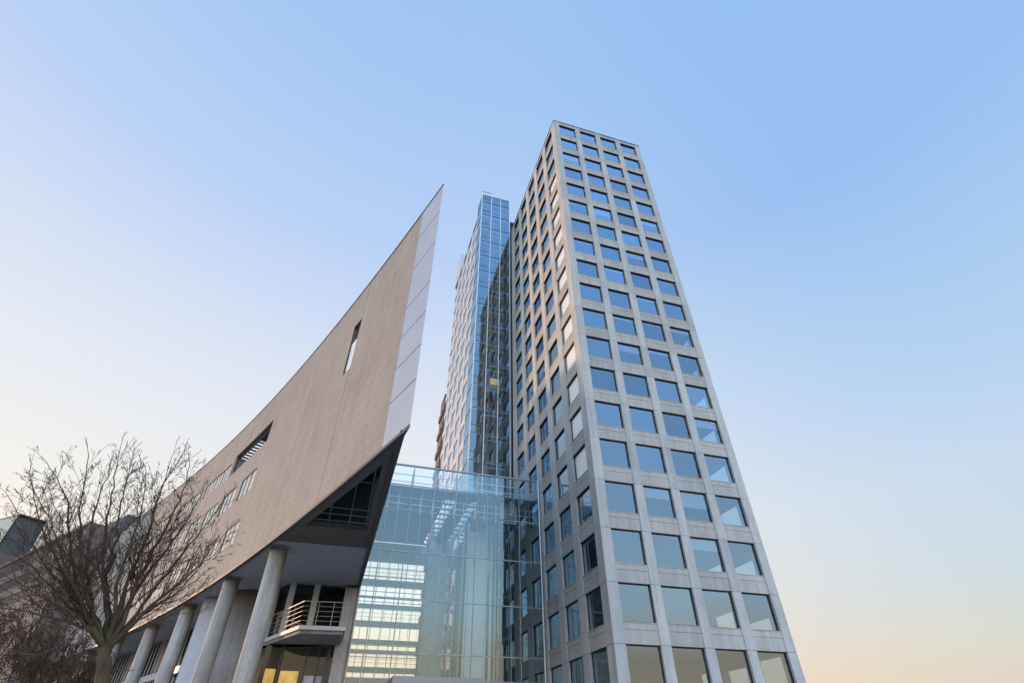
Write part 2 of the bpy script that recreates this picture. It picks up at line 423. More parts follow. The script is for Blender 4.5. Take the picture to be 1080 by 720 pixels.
for x in (xs[1]+.35, xs[2]-.25, xs[2]+.25, SX1-.4): mb.bar((x, SY+2.2, 0), (x, SY+2.2, STOP-1), .12, .12)
mb.build('guide_rail', M['darksteel'], shaft)
mb = MB(); mb.box(xs[2]+.1, SX1-.1, SY+.2, SY+2.6, 76.4, 77.4); mb.build('winding_gear', M['darksteel'], shaft)
def lift_car(x, z, label):
    t = thing('lift_car', (x, SY+1.0, z), label, 'lift car', None)
    b = MB(); b.box(x-.62, x+.62, SY+.55, SY+.63, z+.15, z+.95); b.box(x-.62, x+.62, SY+1.9, SY+1.98, z, z+2.3)
    b.box(x-.7, x-.62, SY+.5, SY+2, z, z+2.35); b.box(x+.62, x+.7, SY+.5, SY+2, z, z+2.35)
    b.build('cabin', M['palesteel'], t)
    b = MB(); b.box(x-.7, x+.7, SY+.5, SY+2, z-.2, z-.01); b.build('floor', M['darksteel'], t)
    b = MB(); b.box(x-.6, x+.6, SY+.66, SY+1.88, z+2.2, z+2.3); b.build('ceiling_lamp', M['cabin_light'], t)
    b = MB(); b.box(x-.7, x+.7, SY+.5, SY+2, z+2.36, z+2.55); b.build('roof', M['darksteel'], t)
    return t
lift_car((xs[1]+xs[2])/2+.55, 39.2, 'yellow lit lift car hanging halfway up the glass lift tower')
pp = MB(); pp.cyl(-.14, SY-.02, .1, 21.3, 74, 12); pp.cyl(.12, D+.16, .07, 21.3, 72, 10); pp.build('riser_pipe', M['darksteel'], shaft)

# ================================================================== REAR TOWER
RX0, RX1, RY0, RY1, RTOP = -5.28, 9.0, 24.05, 44.0, 80.2
rear = thing('rear_tower', (2, 34, 0), 'pale panelled tower seen edge on to the left of the glass lift tower', 'tower')
mb = MB(); mb.box(RX0+.55, RX1, RY0, RY1, 0, RTOP-.3); mb.build('core', M['backing'], rear)
mb = MB(); pn = MB()
ny = 5; py_ = (RY1-RY0)/ny
for k in range(22):
    z = .16+3.6*k+.2
    for i in range(ny):
        y = RY0+py_*i
        mb.box(RX0, RX0+.5, y, y+1.15, z, z+3.58, 0, rng.random())
        mb.box(RX0+.04, RX0+.5, y+1.15, y+py_, z, z+1.25, 0, rng.random())
        pn.face([(RX0+.12, y+py_, z+1.25), (RX0+.12, y+1.15, z+1.25), (RX0+.12, y+1.15, z+3.58), (RX0+.12, y+py_, z+3.58)])
mb.box(RX0, RX1, RY0, RY1+.02, RTOP-.29, RTOP)
mb.build('wall', M['rearface'], rear); o = pn.build('windows', M['rearpane'], rear); o['kind'] = 'stuff'
mb = MB(); mb.box(RX0-.1, RX0+3, RY1-3.2, RY1+.4, RTOP+.01, 87.4); mb.build('stair_head', M['rearface'], rear)
wing = thing('low_wing', (-2, 46, 0), 'narrow brown edge of a lower tower wing behind the pale tower', 'tower wing')
mb = MB()
mb.box(RX0-.1, 4, RY1+.45, RY1+4, 0, 53.2)
for k in range(14): mb.box(RX0-.35, RX0-.11, RY1+.6, RY1+3.8, 2+3.6*k, 3.1+3.6*k)
mb.build('wall', M['redbrick'], wing)

# ================================================================== GLASS ATRIUM
AY, AX0, AX1, AZ, ABY = 12.2, -15.35, -.02, 23.08, 28.0
atr = thing('glass_atrium', (-8, 20, 0), 'tall clear glass atrium hall between brick prow building and concrete tower', 'glass hall')
amx = [AX0]+[-.06-2.03*i for i in range(8)][::-1]
amx = sorted(set([round(x, 3) for x in amx]))
azl = [6.45, 8.1, 11.75, 15.4, 18.95, 21.22, 23.05]
mb = MB()
for x in amx: mb.box(x-.035, x+.035, AY-.05, AY+.10, 0, AZ)
for x in amx[1:]: mb.box(x-1.015-.012, x-1.015+.012, AY+.03, AY+.16, 0, 21.2)
for z in azl[:-1]:
    for i in range(len(amx)-1): mb.box(amx[i]+.03, amx[i+1]-.03, AY-.04, AY+.06, z-.04, z+.04)
mb.box(AX0, AX1, AY-.07, AY+.13, AZ, AZ+.12)
mb.build('facade_frame', M['steel'], atr)
mb = MB(); zz = [0]+azl
for j in range(len(zz)-1):
    for i in range(len(amx)-1):
        g = [rng.gauss(0, .0025) for _ in range(4)]
        mb.face([(amx[i]+.036, AY+g[0], zz[j]+.04), (amx[i+1]-.036, AY+g[1], zz[j]+.04), (amx[i+1]-.036, AY+g[2], zz[j+1]-.04), (amx[i]+.036, AY+g[3], zz[j+1]-.04)])
mb.build('front_glazing', M['atrium_glass'], atr)
# roof with two rows of rooflights
mb = MB()
def strip(x0, x1, y0, y1): mb.box(x0, x1, y0, y1, 21.1, 21.18)
RL = [(-8.75, -7.75), (-6.3, -5.6)]
xsr = [AX0, -8.75, -7.75, -6.3, -5.6, -.03]
ys = [14.2+1.35*i for i in range(10)]
strip(AX0, -8.75, AY+.15, ABY); strip(-7.75, -6.3, AY+.15, ABY)
mb.box(-5.6, -5.5, AY+.15, ABY, 21.1, 21.18); mb.box(-5.5, -.03, AY+.15, 20.6, 21.1, 21.18)
for x0, x1 in RL:
    y = AY+.15
    for q in ys:
        mb.box(x0, x1, y, q, 21.1, 21.18); y = q+1.0
    mb.box(x0, x1, y, ABY, 21.1, 21.18)
mb.build('roof', M['atrium_soffit'], atr)
mb = MB()                                        # roof-edge truss and rails behind the glass parapet
for z in (21.75, 22.45):
    mb.bar((AX0, AY+.5, z), (AX1, AY+.5, z), .06)
for i in range(len(amx)-1):
    mb.bar((amx[i], AY+.5, 21.2), (amx[i], AY+.5, 23.0), .06)
    mb.bar((amx[i], AY+2.6, 21.2), (amx[i], AY+.5, 23.0), .07)
mb.bar((AX0, AY+2.6, 21.3), (AX1, AY+2.6, 21.3), .1)
for i in range(len(amx)-1):
    a, b = amx[i], amx[i+1]
    for z in (19.35, 19.95, 20.55): mb.bar((a+.1, AY+1.2, z), (b-.1, AY+1.2, z), .05)
    mb.bar((a+.1, AY+1.2, 19.1), (a+.1, AY+1.2, 20.9), .07); mb.bar(((a+b)/2, AY+1.2, 19.1), ((a+b)/2, AY+1.2, 20.9), .05)
mb.build('roof_truss', M['palesteel'], atr)
mb = MB()
for i in range(9): mb.box(-3.55, -2.2, AY+.9, AY+.98, 19.05+.22*i, 19.15+.22*i)
for x in (-3.6, -2.9, -2.2): mb.box(x-.03, x+.03, AY+.88, AY+1.0, 18.95, 21)
mb.build('louvre', M['whiteband'], atr)
# rear glazing and the bridges across it
mb = MB(); gz = MB()
bx = [AX0+.1+1.02*i for i in range(11)]
for x in bx: mb.box(x-.03, x+.03, ABY-.06, ABY+.06, 0, 20.9)
for z in (8.0, 9.9, 10.9, 12.9, 14.9, 15.9, 17.4, 18.3): mb.box(AX0, -5.3, ABY-.05, ABY+.05, z-.03, z+.03)
mb.build('rear_frame', M['steel'], atr)
gz.face([(AX0, ABY, 0), (-5.3, ABY, 0), (-5.3, ABY, 20.9), (AX0, ABY, 20.9)]); gz.build('rear_glazing', M['clear_glass'], atr)
br = [(18.85, 20.94, .2), (16.35, 17.01, .3), (15.2, 15.4, .15), (14.2, 14.6, .3), (12.5, 13.01, .4), (10.95, 11.36, .3), (10.16, 10.47, .3), (8.54, 9.0, .4), (6.7, 8.0, .6)]
for z0, z1, w_ in br:
    mb = MB(); mb.box(AX0+.05, -5.32, ABY-.1-w_, ABY-.09, z0, z1); mb.build('bridge', M['bridge'], atr)
mb = MB()
for z0, z1, w_ in (br[1], br[4], br[7]):
    y = ABY-.12-w_
    for h in (.35, .7, 1.05): mb.bar((AX0+.05, y, z1+h), (-5.4, y, z1+h), .035)
    x = AX0+.2
    while x < -5.4: mb.bar((x, y, z1), (x, y, z1+1.05), .035); x += 1.6
mb.build('railing', M['palesteel'], atr)
mb = MB(); mb.box(-8.15, -6.0, ABY-2.4, ABY-.2, 0, 20.9); mb.build('stair_core', M['core'], atr)
mb = MB()
for k in range(5):
    z = 5.2+3.0*k
    mb.bar((-8.0, ABY-2.55, z), (-6.3, ABY-2.55, z+1.9), .09, .14)
    mb.bar((-8.0, ABY-2.55, z+1.0), (-6.3, ABY-2.55, z+2.9), .05)
mb.build('stair_handrail', M['whiteband'], atr)
mb = MB()
for x in (-5.35, -2.9): mb.cyl(x, 18.9, .14, 0, 20.94, 16)
mb.build('post', M['palesteel'], atr)
mb = MB(); mb.box(-5.1, -3.2, 19.3, 20.3, .1, 20.2); mb.build('added_pale_box', M['skysheen'], atr)  # added box, brightens the bay where the front glass mirrors the sky
mb = MB(); mb.box(-12.2, -5.7, AY-2.2, AY-.09, 5.95, 6.42); mb.build('entrance_canopy', M['ceiling'], atr)
mb = MB(); mb.box(AX0, AX1, AY+.2, ABY, .02, .1); mb.build('floor', M['stone'], atr)
mb = MB(); mb.cyl(.0-.12, AY-.12, .07, 0, AZ+.1, 12); mb.build('downpipe', M['palesteel'], atr)

# ================================================================== BRICK PROW BUILDING
HB, HT = 12.6, 29.92
# plan line of the curved front, x as a function of y (fitted to the photograph)
TY = np.array([-13.4, -11, -8, -5, -2, 1, 4, 8, 12, 16, 20, 24, 28, 32, 37, 42, 48, 54, 60, 67.5])
TX = np.array([-15.324, -16.184, -17.279, -18.398, -19.542, -20.713, -21.912, -23.56, -25.265, -27.031, -28.861, -30.756, -32.717, -34.743, -37.362, -40.069, -43.416, -46.835, -50.278, -54.52])
cf = np.polyfit(TY, TX, 5)
def cx(y): return float(np.polyval(cf, y))
_y = np.linspace(-13.72, 66, 3000); _x = np.polyval(cf, _y)
_s = np.concatenate([[0], np.cumsum(np.hypot(np.diff(_x), np.diff(_y)))])
_s = _s-float(np.interp(-13.35, _y, _s)); STIP = float(_s[0])+.01      # the very tip lies at a small negative s
SEND = float(_s[-1])
def cur(s, d=0.):
    """point of the front at arc length s from the prow, d metres inside it"""
    y = float(np.interp(s, _s, _y)); x = float(np.interp(s, _s, _x))
    e_ = .05; t = np.array([cx(y+e_)-cx(y-e_), 2*e_]); t /= np.hypot(*t)
    n = np.array([t[1], -t[0]])           # inward: towards +x
    return x+n[0]*d, y+n[1]*d
prow = thing('prow_building', (-22, 10, 0), 'curved pale brick building with a sharp ship-like white metal prow on round columns', 'building')
SW = 2.3
holes = [(28.0, 37.9, 24.0, 26.25), (10.2, 11.5, 21.85, 26.25)]
wins = []
# three rows of windows, in pairs to the far end
s = 39.1
row1 = [38.6+i*9.3 for i in range(4)]
row2 = [28.1+i*5.0 for i in range(9)]
row3 = [27.9+i*5.1 for i in range(9)]
for q in row1: wins.append((q, q+7.3, 24.05, 25.75))
for q in row2: wins.append((q, q+3.7, 19.5, 21.55))
for q in row3: wins.append((q, q+3.5, 15.0, 16.95))
wins = [w for w in wins if w[1] < SEND-1]
allh = holes+wins
def holed(mb, s0, s1, z0, z1, hs, d0, d1, step=1.2, mi=0):
    S = {s0, s1}; Z = {z0, z1}
    for a, b, c, d in hs: S |= {a, b}; Z |= {c, d}
    S = sorted(S); Z = sorted(Z); SS = []
    for a, b in zip(S, S[1:]):
        n = max(1, int(math.ceil((b-a)/step))); SS += [a+(b-a)*i/n for i in range(n)]
    SS.append(S[-1])
    def inh(a, b, c, d):
        m, n = (a+b)/2, (c+d)/2
        return m < s0 or m > s1 or n < z0 or n > z1 or any(h[0] < m < h[1] and h[2] < n < h[3] for h in hs)
    for i in range(len(SS)-1):
        a, b = SS[i], SS[i+1]
        A0, B0, A1, B1 = cur(a, d0), cur(b, d0), cur(a, d1), cur(b, d1)
        for c, d in zip(Z, Z[1:]):
            if inh(a, b, c, d): continue
            mb.face([(*B0, c), (*A0, c), (*A0, d), (*B0, d)], mi, .5, [(b, c), (a, c), (a, d), (b, d)])
            mb.face([(*A1, c), (*B1, c), (*B1, d), (*A1, d)], mi, .5, [(a, c), (b, c), (b, d), (a, d)])
            zi = Z.index(c)
            lo = (Z[zi-1], c) if zi > 0 else (c-1, c); hi = (d, Z[zi+2]) if zi+2 < len(Z) else (d, d+1)
            if inh(a, b, *hi): mb.face([(*B0, d), (*A0, d), (*A1, d), (*B1, d)], mi, .5, [(b, 0), (a, 0), (a, d1), (b, d1)])
            if inh(a, b, *lo): mb.face([(*A0, c), (*B0, c), (*B1, c), (*A1, c)], mi, .5, [(a, 0), (b, 0), (b, d1), (a, d1)])
            pa = (SS[i-1], a) if i > 0 else (a-1, a); nb = (b, SS[i+2]) if i+2 < len(SS) else (b, b+1)
            if inh(*pa, c, d): mb.face([(*A0, c), (*A1, c), (*A1, d), (*A0, d)], mi, .5, [(0, c), (d1, c), (d1, d), (0, d)])
            if inh(*nb, c, d): mb.face([(*B1, c), (*B0, c), (*B0, d), (*B1, d)], mi, .5, [(0, c), (d1, c), (d1, d), (0, d)])
mb = MB(); holed(mb, SW, SEND, HB, HT, allh, 0, .5)
# flank towards the tower and the far end
XR = -15.38
for y0, y1, z0, z1 in ((-12.6, -11, HB, HT-1.5), (-11, 4.4, HB, 13.0), (-11, 4.4, 18.2, HT-1.5), (4.4, 66, HB, HT-1.5)):
    mb.face([(XR, y0, z0), (XR, y1, z0), (XR, y1, z1), (XR, y0, z1)], 0, .5, [(y0, z0), (y1, z0), (y1, z1), (y0, z1)])
mb.face([(XR, 13.4, 0), (XR, 66, 0), (XR, 66, HB), (XR, 13.4, HB)], 0, .5, [(0, 0), (52, 0), (52, HB), (0, HB)])
xe = cur(SEND)[0]
mb.face([(XR, 66, 0), (xe, 66, 0), (xe, 66, HT-.3), (XR, 66, HT-.3)], 0, .5, [(0, 0), (40, 0), (40, HT), (0, HT)])
mb.build('wall', M['brick'], prow)
# white metal prow: cassettes with open joints
mb = MB(); NS = 6; zl = [HB, 14.95, 16.95, 19.05, 21.2, 24.4, 27.3, HT+.02]
for a, b in zip(zl, zl[1:]):
    ss = [STIP+(SW-.03-STIP)*i/NS for i in range(NS+1)]
    for p, q in zip(ss, ss[1:]):
        A, B = cur(p, -.01), cur(q, -.01); A1, B1 = cur(p, .07 if p > .8 else .0), cur(q, .07 if q > .8 else .0)
        c, d = a+.026, b-.026
        mb.face([(*B, c), (*A, c), (*A, d), (*B, d)]); mb.face([(*A, c), (*B, c), (*B1, c), (*A1, c)]); mb.face([(*B, d), (*A, d), (*A1, d), (*B1, d)])
    t0 = cur(STIP, -.01)
    mb.face([(t0[0], t0[1], a+.012), (XR+.02, -12.0, a+.012), (XR+.02, -12.0, b-.012), (t0[0], t0[1], b-.012)])
mb.build('metal_prow', M['prow_metal'], prow)
mb = MB()
for i in range(1, NS):
    p, q = STIP+(SW-.03-STIP)*i/NS, STIP+(SW-.03-STIP)*(i+1)/NS; A, B = cur(p, .06), cur(q, .06); mb.face([(*B, HB), (*A, HB), (*A, HT), (*B, HT)])
mb.build('joint_backing', M['backing'], prow)
mb = MB()
for i in range(80):
    p, q = STIP+(SEND-STIP)*i/80, STIP+(SEND-STIP)*(i+1)/80
    k0, k1 = min(.5, .012+(p-STIP)*.13), min(.5, .012+(q-STIP)*.13)
    mb.prism([cur(p, -.04), cur(p, k0), cur(q, k1), cur(q, -.04)], HT+.025, HT+.13)
mb.build('coping', M['coping'], prow)
mb = MB()                                           # dark drip edge round the foot of the brick and down the flank
for i in range(80):
    p, q = STIP+(SEND-STIP)*i/80, STIP+(SEND-STIP)*(i+1)/80
    a, b, c, d = cur(p, -.03), cur(q, -.03), cur(q, .22), cur(p, .22)
    if i == 0: a = cur(STIP, 0); d = (XR-.05, -12.6)
    mb.prism([a, d, c, b], HB-.16, HB-.004)
mb.prism([(XR+.05, -12.9), (XR+.05, 13), (XR-.2, 13), (XR-.2, -12.3)], HB-.165, HB-.006)
mb.build('drip_edge', M['darksteel'], prow)
# soffit, with the glazed triangular opening behind the prow
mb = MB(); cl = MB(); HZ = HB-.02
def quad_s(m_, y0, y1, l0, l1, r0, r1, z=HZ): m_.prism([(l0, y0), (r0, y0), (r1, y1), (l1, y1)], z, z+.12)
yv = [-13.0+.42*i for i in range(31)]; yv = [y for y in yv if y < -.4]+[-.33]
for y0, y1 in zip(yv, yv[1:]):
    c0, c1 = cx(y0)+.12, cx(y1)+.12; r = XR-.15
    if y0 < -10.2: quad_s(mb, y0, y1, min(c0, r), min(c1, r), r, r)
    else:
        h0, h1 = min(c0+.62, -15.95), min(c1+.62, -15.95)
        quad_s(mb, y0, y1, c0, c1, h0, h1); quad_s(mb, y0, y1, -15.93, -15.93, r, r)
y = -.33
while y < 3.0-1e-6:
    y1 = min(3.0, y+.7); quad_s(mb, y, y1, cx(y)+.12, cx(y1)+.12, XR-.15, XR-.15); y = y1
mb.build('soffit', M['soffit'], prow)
y = 3.0
while y < 66:
    y1 = min(66, y+1.4)
    if y < 14: quad_s(cl, y, y1, cx(y)+.12, cx(y1)+.12, XR-.15, XR-.15, HZ+.03)
    else: quad_s(cl, y, y1, cx(y)+.12, cx(y1)+.12, cx(y)+8.5, cx(y1)+8.5, HZ+.03)
    y = y1
cl.build('ceiling', M['ceiling'], prow)
mb = MB()                                            # timber-brown upstand round the opening
mb.prism([(-19.3, -.33), (-19.3, -.2), (-15.9, -.2), (-15.9, -.33)][::-1], HZ+.125, HZ+.3)
mb.build('upstand', M['soffit'], prow)
room = MB()
room.face([(-19.6, 4.5, 18.5), (-15.5, 4.5, 18.5), (-15.5, 4.5, HZ+.2), (-19.6, 4.5, HZ+.2)])
yy_ = [4.5-1.2*i for i in range(13)]
for y0, y1 in zip(yy_, yy_[1:]): room.face([(min(cx(y0)+.7, -15.5), y0, 18.4), (-15.45, y0, 18.4), (-15.45, y1, 18.4), (min(cx(y1)+.7, -15.5), y1, 18.4)])
room.build('loft_lining', M['greywall'], prow)
gm = MB(); fm = MB()
gm.face([(-19.2, -.26, HZ+.3), (-15.9, -.26, HZ+.3), (-15.9, -.26, 18.3), (-19.2, -.26, 18.3)])
gm.face([(XR, 4.4, 13.0), (XR, -11, 13.0), (XR, -11, 18.2), (XR, 4.4, 18.2)])
gm.build('loft_glazing', M['darkglass'], prow)
for x in (-18.2, -17.0, -16.0): fm.bar((x, -.34, HZ+.3), (x, -.34, 18.3), .07)
for z in (HZ+.4, HZ+.8, HZ+1.2, HZ+3.0): fm.bar((-19.2, -.38, z), (-15.9, -.38, z), .06)
for yy in (-2.8, -5.3, -7.8): fm.bar((XR-.06, yy, HZ+.2), (XR-.06, yy, 18.3), .09)
fm.build('loft_frame', M['steel'], prow)
# upper terrace pergola seen through the long opening, deck and roof
mb = MB()
for i in range(9):                                   # dark canopy, then open beams towards the end wall
    p, q = 27.3+.66*i, 27.96+.66*i
    mb.prism([cur(p, .52), cur(p, 6), cur(q, 6), cur(q, .52)], 26.4, 26.62)
s_ = 33.8
while s_ < 41:
    mb.bar((*cur(s_, .52), 26.5), (*cur(s_, 6), 26.5), .24, .08); s_ += .72
for d in (.6, 6.05): mb.bar((*cur(33.3, d), 26.51), (*cur(41.2, d), 26.51), .14, .1)
mb.build('pergola', M['darksteel'], prow)
mb = MB()
pt = [cur(SW+.3+(SEND-SW-.4)*i/60, .52) for i in range(61)]
for a, b in zip(pt, pt[1:]):
    s_mid = 0
    mb.face([(a[0], a[1], 23.2), (XR-.02, a[1], 23.2), (XR-.02, b[1], 23.2), (b[0], b[1], 23.2)])
    if a[1] > 42 or a[1] < -3: mb.face([(a[0], a[1], 29.2), (XR-.02, a[1], 29.2), (XR-.02, b[1], 29.2), (b[0], b[1], 29.2)])
mb.build('roof', M['palewall'], prow)
mb = MB()
a, b = cur(38.2, .52), cur(38.2, 4); mb.face([(*a, 23.2), (*b, 23.2), (*b, 26.35), (*a, 26.35)])
mb.build('terrace_wall', M['palewall'], prow)
# slot window: bright pane below, dark vent above
def curved_pane(mb, w, d, z0=None, z1=None, n=2):
    a, b = w[0], w[1]; z0 = w[2] if z0 is None else z0; z1 = w[3] if z1 is None else z1
    for i in range(n):
        p, q = a+(b-a)*i/n, a+(b-a)*(i+1)/n
        A, B = cur(p, d), cur(q, d); mb.face([(*B, z0), (*A, z0), (*A, z1), (*B, z1)])
def wframe(mb, w, d, t=.06, mull=(), dep=.1):
    def seg(a, b, z0, z1):
        mb.prism([cur(a, d), cur(a, d+dep), cur(b, d+dep), cur(b, d)], z0, z1)
    a, b, z0, z1 = w
    seg(a, a+t, z0, z1); seg(b-t, b, z0, z1); seg(a+t, b-t, z0, z0+t); seg(a+t, b-t, z1-t, z1)
    for q in mull: seg(q-t/2, q+t/2, z0+t, z1-t)
slot = holes[1]
fm = MB(); wframe(fm, slot, .05, .05, (), .05); fm.prism([cur(slot[0]+.05, .05), cur(slot[0]+.05, .15), cur(slot[1]-.05, .15), cur(slot[1]-.05, .05)], 24.7, 24.78)
fo = fm.build('slot_window', M['frame'], prow, (*cur(10.85), 21.85))
pm = MB(); curved_pane(pm, slot, .08, 21.9, 24.7, 1); pm.build('pane', M['brickpane'], fo)
pm = MB(); curved_pane(pm, slot, .11, 21.9, 24.7, 1); pm.build('blind', M['slat'], fo)
pm = MB(); curved_pane(pm, slot, .2, 24.78, 26.2, 1); pm.build('vent', M['backing'], fo)
fm = MB(); wframe(fm, holes[0], .2, .07); fm.build('terrace_opening', M['frame'], prow, (*cur(33), 24.0))
def slats(mb, w, d, pitch=.42, wid=.385):
    """vertical blind: turned slats with dark slits between them"""
    q = w[0]+.08
    while q+wid < w[1]-.05:
        A, B = cur(q, d), cur(q+wid, d+.03); mb.face([(*B, w[2]+.05), (*A, w[2]+.05), (*A, w[3]-.05), (*B, w[3]-.05)])
        q += pitch
for w in wins:
    fm = MB(); n = 3 if w[1]-w[0] < 4 else 7; mull = [w[0]+(w[1]-w[0])*i/n for i in range(1, n)]
    wframe(fm, w, .03, .06, mull, .05)
    fo = fm.build('window', M['frame'], prow, (*cur((w[0]+w[1])/2), w[2]))
    pm = MB(); curved_pane(pm, w, .05, None, None, n); pm.build('pane', M['brickpane'], fo)
    bm_ = MB(); slats(bm_, w, .10); bm_.build('blind', M['slat'], fo)
    bm_ = MB(); curved_pane(bm_, w, .42, None, None, 1); bm_.build('room_back', M['backing'], fo)
# columns
for (x, y, r) in ((-21.05, 4.45, .53), (-24.75, 12.95, .55), (-29.25, 22.9, .56), (-34.1, 32.9, .56), (-39.5, 42.2, .56), (-45.0, 52.0, .56)):
    mb = MB(); mb.cyl(x, y, r, 0, HB-.09, 40); mb.cyl(x, y, r+.04, HB-.09, HB-.022, 40)
    for z in (4.2, 8.4): pass
    mb.build('column', M['column'], prow, (x, y, 0), merge=True)
# end pier, recess behind the balcony
mb = MB(); mb.box(-16.42, XR, 12.45, 13.3, 0, HB-.17); mb.build('end_pier', M['column'], prow)
RY = 13.35
mb = MB()
mb.face([(-21.2, RY, 0), (-16.4, RY, 0), (-16.4, RY, 8.6), (-21.2, RY, 8.6)])
mb.face([(-20.6, RY, 9.0), (-16.4, RY, 9.0), (-16.4, RY, HB), (-20.6, RY, HB)])
mb.face([(-23.2, 17.8, 9.0), (-20.6, RY, 9.0), (-20.6, RY, HB), (-23.2, 17.8, HB)])
mb.build('recess_glazing', M['darkglass'], prow)
mb = MB()
for x in (-20.35, -18.55): mb.box(x-.22, x+.22, RY-.45, RY-.02, 8.95, HB)
mb.bar((-21.5, 14.9, 9), (-21.5, 14.9, HB), .25)
mb.build('recess_pillar', M['whiteband'], prow)
mb = MB(); mb.face([(-21.4, 16.5, 0), (-15.5, 16.5, 0), (-15.5, 16.5, HB), (-21.4, 16.5, HB)])
mb.face([(-24, 20, 0), (-21.4, 16.5, 0), (-21.4, 16.5, HB), (-24, 20, HB)])
mb.build('recess_lining', M['greywall'], prow)
mb = MB(); mb.box(-20.9, -20.2, RY+.4, RY+.5, 2, 7.0); mb.box(-19.85, -18.6, RY+.4, RY+.5, 2, 6.9); mb.build('lit_room', M['lamp'], prow)
mb = MB(); mb.box(-18.2, -16.9, RY-.1, RY-.05, 1.5, 6.6); mb.build('white_panel', M['palewall'], prow)
mb = MB()
for x in (-20.0, -18.25, -17.4, -16.75): mb.bar((x, RY-.15, 0), (x, RY-.15, 8.6), .1)
mb.bar((-16.75, RY-.5, 0), (-16.75, RY-.5, 8.6), .24)
mb.build('shopfront_frame', M['darksteel'], prow)
# balcony
slab = [(-19.0, 8.3), (-16.0, 8.05), (-16.0, 12.44), (-16.43, 12.44), (-16.43, RY-.03), (-20.55, RY-.03), (-23.0, 17.4), (-22.4, 16.2), (-20.3, 10.9)]
slab = [(-19.0, 8.3), (-15.95, 8.05), (-15.95, 12.43), (-16.45, 12.43), (-16.45, RY-.04), (-21.2, RY-.04), (-22.3, 15.8)]
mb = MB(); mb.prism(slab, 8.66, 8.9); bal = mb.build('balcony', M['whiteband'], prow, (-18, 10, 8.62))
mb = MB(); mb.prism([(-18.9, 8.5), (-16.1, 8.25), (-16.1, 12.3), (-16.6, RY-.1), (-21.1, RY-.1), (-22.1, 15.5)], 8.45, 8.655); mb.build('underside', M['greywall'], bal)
mb = MB()
rl = [(-22.1, 15.5), (-18.98, 8.42), (-16.02, 8.17)]
for a, b in zip(rl, rl[1:]):
    for h in (.3, .6, .9, 1.2): mb.bar((*a, 8.9+h), (*b, 8.9+h), .02)
    mb.bar((*a, 10.4), (*b, 10.4), .05)
    n = 5 if a[0] < -20 else 3
    for i in range(n+1):
        t = i/n; x, y = a[0]+(b[0]-a[0])*t, a[1]+(b[1]-a[1])*t; mb.bar((x, y, 8.9), (x, y, 10.4), .045)
mb.build('railing', M['steel'], bal)
# drum and walls behind the colonnade
mb = MB(); mb.cyl(-22.9, 19.0, 3.1, 0, HB-.05, 56); mb.build('stair_drum', M['greywall'], prow, merge=True)
mb = MB(); mb.prism([(-27.6, 19.6), (-26.2, 19.2), (-25.9, 20.2), (-27.3, 20.6)], 0, HB-.05); mb.build('fin_wall', M['palewall'], prow)
iw = MB(); bw = MB(); mm = MB()
for i in range(12):
    s0 = 37+3.6*i; s1 = s0+3.6
    if s1 > SEND: break
    A, B = cur(s0, 4.6), cur(s1, 4.6)
    if i % 3 == 2: bw = MB(); bw.face([(*B, 0), (*A, 0), (*A, HB), (*B, HB)], 0, .5, [(s1, 0), (s0, 0), (s0, HB), (s1, HB)]); bw.build('arcade_wall', M['brick'], prow)
    else: iw.face([(*B, 0), (*A, 0), (*A, HB), (*B, HB)])
    for q in (s0, s0+1.2, s0+2.4):
        x, y = cur(q, 4.5); mm.bar((x, y, 0), (x, y, HB), .1)
    A1, B1 = cur(s0, 4.1), cur(s1, 4.1)
    mm.prism([A1, A, B, B1], 8.6, 9.2)
iw.build('arcade_glazing', M['darkglass'], prow); mm.build('arcade_frame', M['whiteband'], prow)
mb = MB()
for i in range(14):
    A, B = cur(33+2.5*i, 7.5), cur(35.5+2.5*i, 7.5); mb.face([(*B, 0), (*A, 0), (*A, HB), (*B, HB)])
mb.build('arcade_lining', M['greywall'], prow)

# ================================================================== DISTANT BUILDINGS
tdir = Vector((-.602, .799, 0)); ndir = Vector((-.799, -.602, 0)); A0 = Vector((-57.3, 64.2, 0))
def LP(t, n, z): p = A0+tdir*t+ndir*n; return (p.x, p.y, z)
def lbox(mb, t0, t1, n0, n1, z0, z1, mi=0, inset=0.):
    lo = [LP(t0, n1, z0), LP(t0, n0, z0), LP(t1, n0, z0), LP(t1, n1, z0)]
    hi = [LP(t0+inset, n1-inset, z1), LP(t0+inset, n0, z1), LP(t1-inset, n0, z1), LP(t1-inset, n1-inset, z1)]
    mb.face(lo[::-1], mi); mb.face(hi, mi)
    for i in range(4):
        k = (i+1) % 4; mb.face([lo[i], lo[k], hi[k], hi[i]], mi)
row = thing('brown_brick_block', tuple(A0+tdir*25), 'long brown brick block with ribbon windows and a dark set-back roof storey', 'building')
mb = MB(); lbox(mb, -1, 46, -16, -.25, 0, 31.4)
zb = 2.0
bands = []
z = 1.0
while z < 30: bands.append(z); z += 3.25
for z in bands: lbox(mb, -1, 46, -.249, 0, z, z+1.35)
for i in range(40): lbox(mb, -1+1.2*i, -.78+1.2*i, -.248, -.02, 0, 31.2)
lbox(mb, -1, 46, -.25, .1, 31.0, 31.5); mb.build('wall', M['redbrick'], row)
mb = MB()
for z in bands: lbox(mb, -.9, 45.9, -.247, -.12, z+1.36, z+3.2)
o = mb.build('windows', M['paleglass'], row); o['kind'] = 'stuff'
mb = MB(); lbox(mb, 2, 40, -15, -4.9, 31.51, 35.2, 0, .8); mb.build('roof', M['slate'], row)
def pt_at(px, py, d): v = at(px, py, d); return v
t0, t1, t2 = at(22, 542, 152), at(58, 552, 154), at(3, 547, 158)
blk = thing('corner_block', (t0.x, t0.y, 0), 'far block with a dark slate top and pale glass side at the frame edge', 'building')
zt = t0.z
